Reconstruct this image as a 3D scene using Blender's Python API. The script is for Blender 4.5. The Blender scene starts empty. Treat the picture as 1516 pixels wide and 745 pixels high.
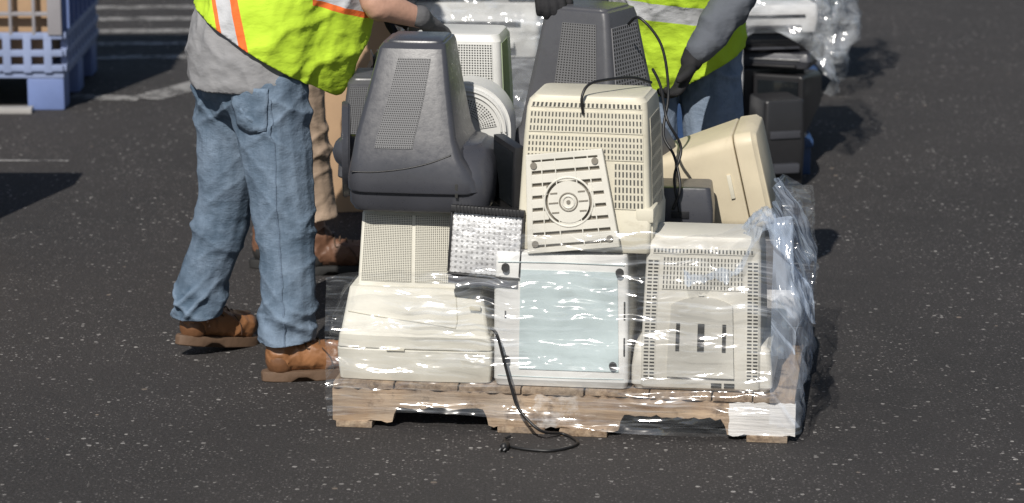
import bpy, bmesh, math, random
from mathutils import Vector, Matrix, noise
random.seed(4)
V=Vector
rad=math.radians
scene=bpy.context.scene
col=scene.collection
# ---------------------------------------------------------------- world / light / camera
w=bpy.data.worlds.new("World"); scene.world=w; w.use_nodes=True
nt=w.node_tree; nt.nodes.clear()
sky=nt.nodes.new('ShaderNodeTexSky'); sky.sky_type='NISHITA'; sky.sun_disc=False
EL=rad(43); sky.sun_elevation=EL; sky.sun_rotation=rad(196.9)
bg=nt.nodes.new('ShaderNodeBackground'); bg.inputs[1].default_value=0.06
wo=nt.nodes.new('ShaderNodeOutputWorld')
nt.links.new(sky.outputs[0],bg.inputs[0]); nt.links.new(bg.outputs[0],wo.inputs[0])
sd=bpy.data.lights.new("sun",'SUN'); sd.energy=4.7; sd.angle=rad(0.5); sd.color=(1,.95,.875)
so=bpy.data.objects.new("sun",sd); col.objects.link(so)
c=math.cos(EL)
so.rotation_euler=V((.29*c,.957*c,-math.sin(EL))).to_track_quat('-Z','Y').to_euler()
so.location=(-3,-8,8)
cd=bpy.data.cameras.new("camera"); cam=bpy.data.objects.new("camera",cd); col.objects.link(cam)
cam.location=(0,-8,2.3); cam.rotation_euler=(rad(90-12.8),0,0); cd.lens=106.4; cd.sensor_width=36
cd.clip_end=500; cd.clip_start=.1
cd.dof.use_dof=True; cd.dof.focus_distance=8.45; cd.dof.aperture_fstop=4.0
scene.camera=cam
scene.view_settings.view_transform='Standard'; scene.view_settings.look='None'; scene.view_settings.exposure=0

# ---------------------------------------------------------------- materials
class NT:
    def __init__(s,name):
        s.m=bpy.data.materials.new(name); s.m.use_nodes=True; s.t=s.m.node_tree; s.t.nodes.clear()
        s.out=s.n('ShaderNodeOutputMaterial')
    def n(s,t,**k):
        x=s.t.nodes.new(t)
        for a,b in k.items(): setattr(x,a,b)
        return x
    def set(s,sock,v):
        if isinstance(v,bpy.types.NodeSocket): s.t.links.new(v,sock)
        else:
            if isinstance(v,(tuple,list)) and sock.type=='RGBA' and len(v)==3: v=(*v,1)
            sock.default_value=v
    def math(s,op,a,b=0,c=None):
        x=s.n('ShaderNodeMath',operation=op); s.set(x.inputs[0],a); s.set(x.inputs[1],b)
        if c is not None: s.set(x.inputs[2],c)
        return x.outputs[0]
    def mix(s,f,a,b,bt='MIX'):
        x=s.n('ShaderNodeMix',data_type='RGBA',blend_type=bt); s.set(x.inputs[0],f); s.set(x.inputs[6],a); s.set(x.inputs[7],b)
        return x.outputs[2]
    def coord(s,which='Object',scale=(1,1,1),loc=(0,0,0)):
        x=s.n('ShaderNodeTexCoord'); m=s.n('ShaderNodeMapping'); s.t.links.new(x.outputs[which],m.inputs[0])
        m.inputs['Scale'].default_value=scale; m.inputs['Location'].default_value=loc
        return m.outputs[0]
    def noise(s,vec,scale,detail=4,rough=.55,dist=0):
        x=s.n('ShaderNodeTexNoise'); s.set(x.inputs['Vector'],vec); x.inputs['Scale'].default_value=scale
        x.inputs['Detail'].default_value=detail; x.inputs['Roughness'].default_value=rough; x.inputs['Distortion'].default_value=dist
        return x.outputs[0]
    def ramp(s,f,a,b,ca=(0,0,0),cb=(1,1,1)):
        x=s.n('ShaderNodeValToRGB'); s.set(x.inputs[0],f); e=x.color_ramp.elements
        e[0].position=a; e[0].color=(*ca,1); e[1].position=b; e[1].color=(*cb,1)
        return x.outputs[0]
    def bump(s,h,st=.3,d=.01):
        x=s.n('ShaderNodeBump'); s.set(x.inputs['Height'],h); x.inputs['Strength'].default_value=st; x.inputs['Distance'].default_value=d
        return x.outputs[0]
    def pr(s,colr,rough=.5,metal=0,normal=None,spec=.5):
        p=s.n('ShaderNodeBsdfPrincipled'); s.set(p.inputs['Base Color'],colr); s.set(p.inputs['Roughness'],rough)
        p.inputs['Metallic'].default_value=metal; p.inputs['Specular IOR Level'].default_value=spec
        if normal is not None: s.set(p.inputs['Normal'],normal)
        s.t.links.new(p.outputs[0],s.out.inputs[0]); return p
def mul(c,f): return tuple(min(1,x*f) for x in c)
def plastic(name,c,rough=.5,dirt=.35,spec=.5):
    t=NT(name); o=t.coord()
    n1=t.noise(o,5,6); n2=t.noise(o,55,4,.7)
    k=t.mix(t.ramp(n1,.35,.7),mul(c,.86),mul(c,1.07))
    sc=t.noise(t.coord(scale=(1,1,2.2)),12,8,.75)
    k=t.mix(t.math('MULTIPLY',t.ramp(sc,.58,.76),dirt),k,mul((c[0]*.9,c[1]*.8,c[2]*.66),.55))
    t.pr(k,t.math('MULTIPLY_ADD',n2,.3,rough-.13),normal=t.bump(n2,.12,.002),spec=spec)
    return t.m
def vent(name,c,nx,ny,fx,fy,dark=.03,rnd=False):
    t=NT(name); u=t.n('ShaderNodeTexCoord'); s=t.n('ShaderNodeSeparateXYZ'); t.t.links.new(u.outputs['UV'],s.inputs[0])
    uu=t.math('MULTIPLY',s.outputs[0],nx); vv=t.math('MULTIPLY',s.outputs[1],ny)
    a=t.math('ABSOLUTE',t.math('SUBTRACT',t.math('FRACT',uu),.5)); b=t.math('ABSOLUTE',t.math('SUBTRACT',t.math('FRACT',vv),.5))
    if rnd:
        d=t.math('SQRT',t.math('ADD',t.math('MULTIPLY',a,a),t.math('MULTIPLY',b,b))); m=t.math('LESS_THAN',d,fx/2)
    else: m=t.math('MULTIPLY',t.math('LESS_THAN',a,fx/2),t.math('LESS_THAN',b,fy/2))
    n1=t.noise(t.coord(),6,5)
    k=t.mix(n1,mul(c,.85),mul(c,1.08)); k=t.mix(m,k,(dark,dark,dark*.9))
    t.pr(k,t.math('MULTIPLY_ADD',m,.3,.5),normal=t.bump(t.math('SUBTRACT',1,m),.6,.004)); return t.m
def simple(name,c,rough=.5,metal=0,nb=0,nsc=40,var=.12,spec=.5):
    t=NT(name); n=t.noise(t.coord(),nsc,5)
    t.pr(t.mix(n,mul(c,1-var*1.6),mul(c,1+var*1.6)),rough,metal,t.bump(n,nb,.01) if nb else None,spec); return t.m
def wood(name,axis,white=False,tone=1.0):
    t=NT(name); sc=[38,38,38]; sc[axis]=2.2
    o=t.coord(scale=tuple(sc)); n1=t.noise(o,1,8,.7); n2=t.noise(t.coord(),7,6,.65)
    k=t.ramp(n1,.34,.66,mul((.16,.095,.055),tone),mul((.58,.43,.29),tone))
    k=t.mix(t.math('MULTIPLY',t.ramp(n2,.42,.62),.75),k,t.mix(.6,k,mul((.42,.37,.31),tone)))
    k=t.mix(t.math('MULTIPLY',t.ramp(t.noise(t.coord(loc=(3,1,2)),11,6,.7),.55,.66),.8),k,mul((.08,.05,.032),tone))
    if white:
        x=t.n('ShaderNodeTexCoord'); s=t.n('ShaderNodeSeparateXYZ'); t.t.links.new(x.outputs['Object'],s.inputs[0])
        nn=t.noise(t.coord(),22,6,.7); xx=t.math('MULTIPLY_ADD',nn,.02,s.outputs[0])
        m1=t.math('GREATER_THAN',xx,1.092)
        m2=t.math('MULTIPLY',t.math('GREATER_THAN',t.math('MULTIPLY_ADD',nn,.12,s.outputs[0]),.62),t.math('LESS_THAN',t.math('MULTIPLY_ADD',nn,.12,s.outputs[0]),.74))  # central patch: whitish reflection of the wrap, painted into the wood colour
        m=t.math('MAXIMUM',t.math('MULTIPLY',m1,t.ramp(nn,.28,.34)),t.math('MULTIPLY',t.math('MULTIPLY',m2,.4),t.ramp(nn,.46,.58)))
        k=t.mix(m,k,t.mix(n1,(.66,.64,.61),(.82,.8,.78)))
    t.pr(k,.8,normal=t.bump(n1,.9,.008)); return t.m
def denim(name,c):
    t=NT(name); o=t.coord(); n1=t.noise(o,3.5,4,.55); n2=t.noise(t.coord(scale=(1,1,.3)),260,2)
    n3=t.noise(t.coord(scale=(1,1,1.7)),17,6,.68); n4=t.noise(t.coord(scale=(2.4,2.4,.6)),9,5,.62)
    g=t.n('ShaderNodeNewGeometry'); pt=t.ramp(g.outputs['Pointiness'],.48,.57)
    lt=(c[0]*1.25,c[1]*1.03,c[2]*.93)
    k=t.mix(t.ramp(n1,.34,.62),mul(c,.66),mul(lt,1.5)); k=t.mix(t.math('MULTIPLY',t.ramp(n3,.47,.70),.5),k,mul(lt,2.0))
    k=t.mix(t.math('MULTIPLY',t.ramp(n4,.48,.66),.5),k,mul(c,.58)); k=t.mix(t.math('MULTIPLY',pt,.5),k,mul(lt,2.1)); k=t.mix(t.math('MULTIPLY',n2,.4),k,mul(c,.5))
    t.pr(k,.9,normal=t.bump(n3,.65,.011),spec=.2); return t.m
def cloth(name,c,sc=14,var=.15,stripes=()):
    t=NT(name); n=t.noise(t.coord(),sc,5); k=t.mix(n,mul(c,1-var),mul(c,1+var))
    if stripes:
        g=t.n('ShaderNodeNewGeometry'); s=t.n('ShaderNodeSeparateXYZ'); t.t.links.new(g.outputs['Position'],s.inputs[0])
        for (a,b,cc,lo,hi,x0,x1,kc) in stripes:
            q=t.math('ADD',t.math('ADD',t.math('MULTIPLY',s.outputs[0],a),t.math('MULTIPLY',s.outputs[1],b)),t.math('MULTIPLY',s.outputs[2],cc))
            m=t.math('MULTIPLY',t.math('GREATER_THAN',q,lo),t.math('LESS_THAN',q,hi))
            m=t.math('MULTIPLY',m,t.math('MULTIPLY',t.math('GREATER_THAN',s.outputs[0],x0),t.math('LESS_THAN',s.outputs[0],x1)))
            k=t.mix(m,k,kc)
    n5=t.noise(t.coord(scale=(1,1,1.6)),13,4,.5)
    t.pr(k,.8,normal=t.bump(n5,.6,.014),spec=.25); return t.m
def film(name,base=.02,amt=.2,tint=(.82,.87,.93),us=2.5,vs=15,dist=.05,gl_=.12,sk=0,rough=.13):
    # clear film: faint haze plus sun glints on smooth, resolved folds
    t=NT(name); x=t.n('ShaderNodeTexCoord'); s=t.n('ShaderNodeSeparateXYZ'); t.t.links.new(x.outputs['UV'],s.inputs[0])
    vv=t.math('MULTIPLY_ADD',s.outputs[0],sk,s.outputs[1])
    def vec(a,b,l=0):
        cm=t.n('ShaderNodeCombineXYZ'); t.set(cm.inputs[0],t.math('MULTIPLY',s.outputs[0],a)); t.set(cm.inputs[1],t.math('MULTIPLY',vv,b)); cm.inputs[2].default_value=l; return cm.outputs[0]
    n1=t.noise(vec(us,vs),1,1.0,.4,.4); n2=t.noise(vec(us*5,vs*2.2,3),1,1.0,.4,.6); n3=t.noise(vec(4,5,7),1,3); n4=t.noise(vec(us*.6,vs*4.5,5),1,5,.6,.2)
    patch=t.ramp(n3,.40,.56)
    f=t.math('MULTIPLY',t.ramp(n4,.54,.68),t.ramp(n3,.38,.60))
    f=t.math('MULTIPLY_ADD',f,amt,base)
    h=t.math('ADD',n1,t.math('MULTIPLY',n2,.28))
    tr=t.n('ShaderNodeBsdfTransparent'); gl=t.n('ShaderNodeBsdfGlossy'); gl.inputs['Roughness'].default_value=rough
    df=t.n('ShaderNodeBsdfDiffuse'); df.inputs[0].default_value=(*tint,1)
    bp=t.bump(h,1.0,dist); t.t.links.new(bp,gl.inputs['Normal']); t.t.links.new(bp,df.inputs['Normal'])
    m2=t.n('ShaderNodeMixShader'); t.set(m2.inputs[0],f); t.t.links.new(tr.outputs[0],m2.inputs[1]); t.t.links.new(df.outputs[0],m2.inputs[2])
    m3=t.n('ShaderNodeMixShader'); t.set(m3.inputs[0],t.math('MULTIPLY_ADD',patch,gl_,gl_*.15)); t.t.links.new(m2.outputs[0],m3.inputs[1]); t.t.links.new(gl.outputs[0],m3.inputs[2])
    t.t.links.new(m3.outputs[0],t.out.inputs[0]); return t.m
def asphalt():
    t=NT("asphalt"); o=t.coord()
    big=t.noise(o,.55,6,.6); mid=t.noise(o,7,6,.65); fine=t.noise(o,110,4,.7)
    k=t.mix(t.ramp(big,.3,.7),(.0205,.0195,.0200),(.040,.0360,.0355))
    k=t.mix(t.math('MULTIPLY',t.ramp(mid,.35,.75),.5),k,(.049,.044,.043))
    k=t.mix(t.math('MULTIPLY',t.ramp(fine,.42,.75),.6),k,(.095,.091,.090))
    for sc,th,r,cc,am in ((46,.80,.33,(.48,.46,.44),.9),(95,.70,.38,(.32,.30,.29),.8),(20,.96,.18,(.42,.34,.27),.8),(140,.66,.5,(.17,.16,.155),.8)):
        v=t.n('ShaderNodeTexVoronoi'); t.set(v.inputs['Vector'],o); v.inputs['Scale'].default_value=sc
        s=t.n('ShaderNodeSeparateColor'); t.t.links.new(v.outputs['Color'],s.inputs[0])
        m=t.math('MULTIPLY',t.math('GREATER_THAN',s.outputs[0],th),t.math('LESS_THAN',v.outputs['Distance'],t.math('MULTIPLY',s.outputs[1],r)))
        patch=t.ramp(t.noise(o,2.1,5,.65),.30,.62)
        k=t.mix(t.math('MULTIPLY',t.math('MULTIPLY',m,am),patch),k,cc)
    t.pr(k,.85,normal=t.bump(t.math('ADD',fine,t.math('MULTIPLY',mid,.5)),.8,.012),spec=.35); return t.m

# ---------------------------------------------------------------- mesh helpers
BOW=0.0
def finish(bm,name,mat,parent=None,smooth=True,ang=30,label=None):
    me=bpy.data.meshes.new(name); bm.to_mesh(me); bm.free()
    if smooth:
        me.polygons.foreach_set('use_smooth',[True]*len(me.polygons)); me.set_sharp_from_angle(angle=rad(ang))
    ob=bpy.data.objects.new(name,me); col.objects.link(ob); me.materials.append(mat)
    if parent: ob.parent=parent
    if label: ob['label']=label
    return ob
def thing(name,label,cat,loc=(0,0,0),rot=(0,0,0),group=None):
    e=bpy.data.objects.new(name,None); col.objects.link(e); e.location=loc; e.rotation_euler=rot; e.empty_display_size=.05
    e['label']=label; e['category']=cat
    if group: e['group']=group
    return e
def bowf(dx,hw): return BOW*max(0,1-(dx/hw)**2)
def ring(z,cx,cy,hw,hd,r,seg=6):
    r=min(r,hw*.98,hd*.98); o=[]
    for (sx,sy,a0) in ((1,1,0),(-1,1,90),(-1,-1,180),(1,-1,270)):
        for i in range(seg+1):
            a=rad(a0+90*i/seg); o.append([cx+sx*(hw-r)+r*math.cos(a),cy+sy*(hd-r)+r*math.sin(a),z])
        if sx==-1 and sy==-1:
            x0=cx-hw+r; x1=cx+hw-r
            for i in range(1,8): o.append([x0+(x1-x0)*i/8,cy-hd,z])
    for p in o:
        if p[1]<cy: p[1]-=bowf(p[0]-cx,hw)
    return o
def loft(secs,name,mat,parent,bev=.006,ang=24):
    S=list(secs)
    z,cx,cy,hw,hd,r=S[0]; b=min(bev,hw*.4); S=[(z,cx,cy,hw-b,hd-b,max(r-b,.003)),(z+b*.3,cx,cy,hw-b*.3,hd-b*.3,r),(z+b,cx,cy,hw,hd,r)]+S[1:]
    z,cx,cy,hw,hd,r=S[-1]; S=S[:-1]+[(z-b,cx,cy,hw,hd,r),(z-b*.3,cx,cy,hw-b*.3,hd-b*.3,r),(z,cx,cy,hw-b,hd-b,max(r-b,.003))]
    bm=bmesh.new(); R=[]
    for s in S: R.append([bm.verts.new(p) for p in ring(*s)])
    n=len(R[0])
    for a,b2 in zip(R,R[1:]):
        for i in range(n): bm.faces.new((a[i],a[(i+1)%n],b2[(i+1)%n],b2[i]))
    bm.faces.new(R[0][::-1]); bm.faces.new(R[-1])
    return finish(bm,name,mat,parent,ang=ang)
def secat(S,z):
    if z<=S[0][0]: return S[0]
    for a,b in zip(S,S[1:]):
        if z<=b[0]:
            t=(z-a[0])/max(b[0]-a[0],1e-6); return tuple(a[i]+(b[i]-a[i])*t for i in range(6))
    return S[-1]
def fp(S,x,z,off=.001):
    _,cx,cy,hw,hd,r=secat(S,z); return (x,cy-hd-bowf(x-cx,hw)-off,z)
def panel(name,S,side,z0,z1,b,tp,mat,parent,off=.0025,nu=8,nv=8,arch=0,label=None):
    bm=bmesh.new(); uv=bm.loops.layers.uv.new(); G=[]
    for j in range(-1,nv+2):
        row=[]; jj=min(max(j,0),nv); v=jj/nv
        for i in range(-1,nu+2):
            ii=min(max(i,0),nu); u=ii/nu; edge=(i!=ii or j!=jj); o=-.004 if edge else off
            z=z0+(z1-z0)*v
            if arch: z+=arch*v*(1-(2*u-1)**2)
            q0=b[0]+(tp[0]-b[0])*v; q1=b[1]+(tp[1]-b[1])*v; q=q0+(q1-q0)*u
            _,cx,cy,hw,hd,r=secat(S,z)
            if side=='f': p=(cx+q*hw,cy-hd-o-bowf(q*hw,hw),z)
            elif side=='r': p=(cx+hw+o,cy+q*hd,z)
            else: p=(cx-hw-o,cy-q*hd,z)
            row.append((bm.verts.new(p),(u,v)))
        G.append(row)
    for j in range(len(G)-1):
        for i in range(len(G[0])-1):
            q=[G[j][i],G[j][i+1],G[j+1][i+1],G[j+1][i]]; f=bm.faces.new([x[0] for x in q])
            for l,x in zip(f.loops,q): l[uv].uv=x[1]
    return finish(bm,name,mat,parent,ang=50,label=label)
def addbox(bm,cx,cy,cz,sx,sy,sz):
    vs=[bm.verts.new((cx+x*sx/2,cy+y*sy/2,cz+z*sz/2)) for z in (-1,1) for (x,y) in ((-1,-1),(1,-1),(1,1),(-1,1))]
    for f in [(3,2,1,0),(4,5,6,7),(0,1,5,4),(1,2,6,5),(2,3,7,6),(3,0,4,7)]: bm.faces.new([vs[i] for i in f])
def boxes(name,L,mat,parent=None,bev=.003,label=None,seg=2):
    bm=bmesh.new()
    for b in L: addbox(bm,*b)
    if bev: bmesh.ops.bevel(bm,geom=bm.edges[:],offset=bev,segments=seg,affect='EDGES',profile=.6)
    return finish(bm,name,mat,parent,ang=40,label=label)
def each(name,L,mat,parent,bev=.003):
    for b in L: boxes(name,[b],mat,parent,bev)
def cr(P,t):
    n=len(P)-1; i=min(int(t),n-1); u=t-i
    g=lambda k:P[min(max(k,0),n)]
    a,b,c2,d=g(i-1),g(i),g(i+1),g(i+2)
    return .5*((2*b)+(c2-a)*u+(2*a-5*b+4*c2-d)*u*u+(3*b-a-3*c2+d)*u**3)
def tube(bm,pts,ref=(1,0,0),n=14,sub=4,round_=True):
    ref=V(ref); P=[V(p[0]) for p in pts]; A=[p[1] for p in pts]; B=[p[2] if len(p)>2 else p[1] for p in pts]
    m=(len(P)-1)*sub; C=[];RA=[];RB=[]
    for k in range(m+1):
        t=k/sub; C.append(cr(P,t)); RA.append(max(cr(A,t),.001)); RB.append(max(cr(B,t),.001))
    T=[]
    for k in range(m+1):
        d=(C[min(k+1,m)]-C[max(k-1,0)]); T.append(d.normalized() if d.length>1e-8 else V((0,0,1)))
    if round_:
        e=min(RA[0],RB[0]); f=min(RA[-1],RB[-1])
        C=[C[0]-T[0]*e*.75,C[0]-T[0]*e*.45]+C+[C[-1]+T[-1]*f*.45,C[-1]+T[-1]*f*.75]
        RA=[RA[0]*.35,RA[0]*.78]+RA+[RA[-1]*.78,RA[-1]*.35]; RB=[RB[0]*.35,RB[0]*.78]+RB+[RB[-1]*.78,RB[-1]*.35]
        T=[T[0]]*2+T+[T[-1]]*2
    R=[]; last=None
    for k in range(len(C)):
        a=ref-T[k]*ref.dot(T[k])
        if a.length<.15: a=(last-T[k]*last.dot(T[k])) if last else T[k].orthogonal()
        a.normalize(); last=a; b=T[k].cross(a)
        R.append([bm.verts.new(C[k]+a*math.cos(2*math.pi*i/n)*RA[k]+b*math.sin(2*math.pi*i/n)*RB[k]) for i in range(n)])
    for x,y in zip(R,R[1:]):
        for i in range(n): bm.faces.new((x[i],x[(i+1)%n],y[(i+1)%n],y[i]))
    bm.faces.new(R[0][::-1]); bm.faces.new(R[-1])
def organic(name,tubes,mat,parent,voxel=.007,smooth=6,disp=None,cuts=(),thick=0,clamp=None,label=None):
    bm=bmesh.new()
    for t in tubes: tube(bm,t[0],t[1] if len(t)>1 else (1,0,0))
    bmesh.ops.recalc_face_normals(bm,faces=bm.faces[:])
    me=bpy.data.meshes.new(name+"_src"); bm.to_mesh(me); bm.free()
    ob=bpy.data.objects.new(name+"_src",me); col.objects.link(ob)
    r=ob.modifiers.new('r','REMESH'); r.mode='VOXEL'; r.voxel_size=voxel
    s=ob.modifiers.new('s','SMOOTH'); s.factor=.6; s.iterations=smooth
    dg=bpy.context.evaluated_depsgraph_get(); me2=bpy.data.meshes.new_from_object(ob.evaluated_get(dg)); me2.name=name
    bpy.data.objects.remove(ob); bpy.data.meshes.remove(me)
    if disp:
        N=[v.normal.copy() for v in me2.vertices]
        for v,nn in zip(me2.vertices,N): v.co=v.co+nn*disp(v.co)
    if cuts or clamp is not None:
        bm=bmesh.new(); bm.from_mesh(me2)
        for co,no in cuts: bmesh.ops.bisect_plane(bm,geom=bm.verts[:]+bm.edges[:]+bm.faces[:],plane_co=V(co),plane_no=V(no),clear_outer=True)
        if clamp is not None:
            for v in bm.verts: v.co.z=max(v.co.z,clamp)
        bm.to_mesh(me2); bm.free()
    L=parent.location if parent else V((0,0,0))
    me2.transform(Matrix.Translation(-L))
    me2.polygons.foreach_set('use_smooth',[True]*len(me2.polygons))
    me2.materials.clear(); me2.materials.append(mat)
    o=bpy.data.objects.new(name,me2); col.objects.link(o)
    if parent: o.parent=parent
    if thick: m=o.modifiers.new('t','SOLIDIFY'); m.thickness=thick; m.offset=0
    if label: o['label']=label
    return o
def wires(name,L,r,mat,parent=None,n=8,sub=8):
    for P in L:
        bm=bmesh.new(); tube(bm,[(p,r) for p in P],(0.3,1,.2),n=n,sub=sub); o=finish(bm,name,mat,parent,ang=60)
    return o
YAW=rad(-7.7)
PM=Matrix.Translation((-.49,-.03,0))@Matrix.Rotation(YAW,4,'Z')
def pl(x,y,z): return PM@V((x,y,z))
MG="discarded monitors stacked on the pallet"

m_cream=plastic("cream_plastic",(.68,.66,.58)); m_cream2=plastic("pale_grey_plastic",(.64,.62,.56),dirt=.4)
m_white=plastic("white_plastic",(.74,.74,.72),dirt=.25); m_cyan=plastic("pale_cyan_panel",(.53,.62,.63),dirt=.3)
m_beige=plastic("beige_plastic",(.63,.595,.485),dirt=.45); m_tan=plastic("yellowed_plastic",(.62,.545,.40),dirt=.3)
m_dark=plastic("charcoal_plastic",(.054,.056,.066),rough=.29,dirt=.15); m_dark2=plastic("slate_plastic",(.080,.081,.090),rough=.38)
m_black=simple("black_plastic",(.018,.018,.02),.4); m_rub=simple("black_rubber",(.02,.02,.02),.7)
m_recess=simple("dark_recess",(.03,.03,.028),.8); m_glass=simple("dark_glass",(.01,.012,.014),.12)
m_silver=simple("brushed_silver",(.6,.6,.6),.35,.8,.2,60)
m_woodx=wood("stringer_wood",0,True); m_woody=wood("deck_wood",1,tone=.75)
m_blue=plastic("blue_plastic",(.15,.21,.42),dirt=.4); m_navy=plastic("navy_plastic",(.022,.055,.14),dirt=.4); m_card=simple("cardboard",(.42,.28,.17),.85,0,.1,12)
m_film=film("stretch_film",.035,.36,gl_=.13,us=2.2,vs=17,dist=.05)
m_film2=film("bunched_film",.26,.40,us=9,vs=6,dist=.045,tint=(.64,.75,.92),gl_=.14,sk=1.3)
m_filmr=film("side_film",.13,.34,us=7,vs=8,dist=.045,tint=(.66,.75,.90),gl_=.12,sk=1.2)
m_film3=film("far_film",.16,.5,us=4,vs=8,gl_=.18,dist=.06)

# ---------------------------------------------------------------- ground
bm=bmesh.new(); bmesh.ops.create_grid(bm,x_segments=8,y_segments=8,size=250)
g=finish(bm,"ground",asphalt(),smooth=False); g['kind']='structure'
t=NT("worn_paint"); o=t.coord(); n=t.noise(o,30,6,.7)
p=t.pr(t.mix(n,(.24,.235,.23),(.48,.47,.46)),.8)
al=t.math('MULTIPLY',t.ramp(t.noise(o,9,6,.75),.36,.58),.75); t.set(p.inputs['Alpha'],al); m_paint=t.m
bm=bmesh.new()
def strip(x0,y0,x1,y1,wd):
    d=V((x1-x0,y1-y0,0)); nn=V((-d.y,d.x,0)).normalized()*wd/2
    bm.faces.new([bm.verts.new(V(q)) for q in ((x0-nn.x,y0-nn.y,.004),(x1-nn.x,y1-nn.y,.004),(x1+nn.x,y1+nn.y,.004),(x0+nn.x,y0+nn.y,.004))])
for i in range(6): strip(-4.2,6.25+.42*i-.1,-.9,6.35+.42*i,.12)
strip(-1.62,5.15,-1.30,5.75,.16); strip(-2.6,3.75,-1.75,3.72,.035); strip(2.0,3.45,4.5,3.35,.035); strip(-1.64,5.15,-1.95,5.2,.12)
g=finish(bm,"road_marking",m_paint,smooth=False); g['kind']='structure'

# ---------------------------------------------------------------- pallet
def pallet(name,label,loc,rz,L=1.26,D=1.02):
    e=thing(name,label,"pallet",loc,(0,0,rz))
    prof=[(0,.018),(.165,.018),(.170,.040),(.180,.060),(.415,.062),(.425,.042),(.430,.018),(.785,.018),(.79,.044),(.80,.062),(1.06,.060),(1.072,.04),(1.078,.018),(L,.018),(L,.107),(0,.107)]
    for k,y in enumerate((0.0,D/2-.02,D-.04)):
        P2=[]
        for i,(x,z) in enumerate(prof):
            P2.append((x,z)); x2,z2=prof[(i+1)%len(prof)]
            m=int(abs(x2-x)/.014)
            for q in range(1,m): P2.append((x+(x2-x)*q/m,z+(z2-z)*q/m+random.uniform(-.006,.004)))
        bm=bmesh.new(); a=[];b=[]
        for (x,z) in P2:
            a.append(bm.verts.new((x,y,z))); b.append(bm.verts.new((x,y+.04,z)))
        bm.faces.new(a); bm.faces.new(b[::-1])
        for i in range(len(a)): bm.faces.new((a[i],b[i],b[(i+1)%len(a)],a[(i+1)%len(a)]))
        bmesh.ops.recalc_face_normals(bm,faces=bm.faces[:])
        finish(bm,"stringer",m_woodx,e,ang=30)
    xs=[(.085,.166),(.258,.172),(.432,.168),(.604,.168),(.778,.172),(.95,.166),(1.09,.106),(1.202,.112)]
    for k,(x,wd) in enumerate(xs): boxes("deck_board",[(x,D/2+random.uniform(-.002,.012),.1165+random.uniform(-.0005,.0005),wd,D-.0,.0175)],m_woody,e,.003)
    for k,(x,wd) in enumerate(((.06,.10),(.52,.13),(.69,.13),(1.185,.11))): boxes("bottom_board",[(x,D/2+random.uniform(-.012,.0),.009,wd,D+.01,.0175)],m_woody,e,.003)
    return e
pallet("wooden_pallet","worn wooden pallet with white painted end under wrapped monitors",pl(0,0,0),YAW)
ZD=.127
# ---------------------------------------------------------------- monitors
def mon(name,label,cat,lx,ly,z,yaw,bz,hs,mb,mh,rot=None,group=MG,axisloc=None,bang=24,hang=24,bow=0.0,bb=.006):
    global BOW
    BOW=bow
    loc=axisloc if axisloc is not None else pl(lx,ly,z)
    e=thing(name,label,cat,loc,rot if rot else (0,0,YAW+rad(yaw)),group)
    loft(bz,"bezel",mb,e,bb,ang=bang); loft(hs,"housing",mh,e,bb,ang=hang)
    return e
BZ=[(0,0,0,.208,.180,.010),(.05,0,0,.2125,.184,.010),(.088,0,0,.214,.184,.010)]
HA=[(.0895,0,0,.2125,.183,.010),(.125,-.001,0,.208,.181,.010),(.132,-.001,.001,.204,.177,.010),(.245,-.003,.014,.184,.152,.010),(.249,-.003,.016,.180,.148,.010),(.2495,-.004,.022,.164,.136,.008),(.442,-.006,.035,.153,.118,.008),(.46,-.006,.04,.148,.111,.010)]
va=vent("fine_vent_cream",(.60,.58,.50),28,38,.60,.60,.045,rnd=True)
A=mon("computer_monitor","cream tube monitor face down under stretch wrap","monitor",.222,.215,ZD,0,BZ,HA,m_cream,m_cream,bow=.010,bang=20,hang=12,bb=.003)
panel("vent",HA,'f',.262,.442,(-.94,-.08),(-.94,-.08),va,A); panel("vent",HA,'f',.262,.442,(-.02,.94),(-.02,.94),va,A)
wires("seam",[[fp(HA,x,z) for x,z in ((.112,.150),(.116,.17),(.113,.205),(.108,.244))],[fp(HA,x,z) for x,z in ((-.185,.185),(-.1,.175),(0,.165),(.112,.150))]],.0016,m_beige,A)
each("release_tab",[(-.05,-.195,.089,.05,.008,.006),(.165,-.165,.205,.03,.008,.012)],m_beige,A,.001)
BOW=0
B=thing("computer_case","white desktop case on its side with pale blue panel","computer",pl(.625,.155,ZD),(0,0,YAW))
SB=[(0,0,0,.178,.135,.012),(.02,0,0,.183,.142,.014),(.30,0,0,.182,.142,.014),(.372,0,0,.178,.138,.014)]
loft(SB,"casing",m_white,B,.006)
panel("panel",SB,'f',.05,.325,(-.62,.86),(-.60,.84),m_cyan,B,off=.003)
for (x,z) in ((.158,.325),(-.148,.075),(.142,.068),(-.15,.33)):
    bm=bmesh.new(); bmesh.ops.create_cone(bm,cap_ends=True,segments=20,radius1=.0115,radius2=.0095,depth=.016,matrix=Matrix.Translation((x,-.147,z))@Matrix.Rotation(rad(90),4,'X'))
    finish(bm,"foot",m_rub,B)
each("screw_slot",[(-.15,-.142,.2,.004,.004,.02),(.172,-.142,.12,.004,.004,.05),(.172,-.142,.22,.004,.004,.05),(-.165,-.142,.29,.004,.004,.03)],m_recess,B,0)
wires("seam",[[(-.17,-.1425,.03),(0,-.1425,.028),(.17,-.1425,.03)],[(-.17,-.1415,.345),(0,-.1415,.347),(.17,-.1415,.345)]],.0013,m_cyan,B)
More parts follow.
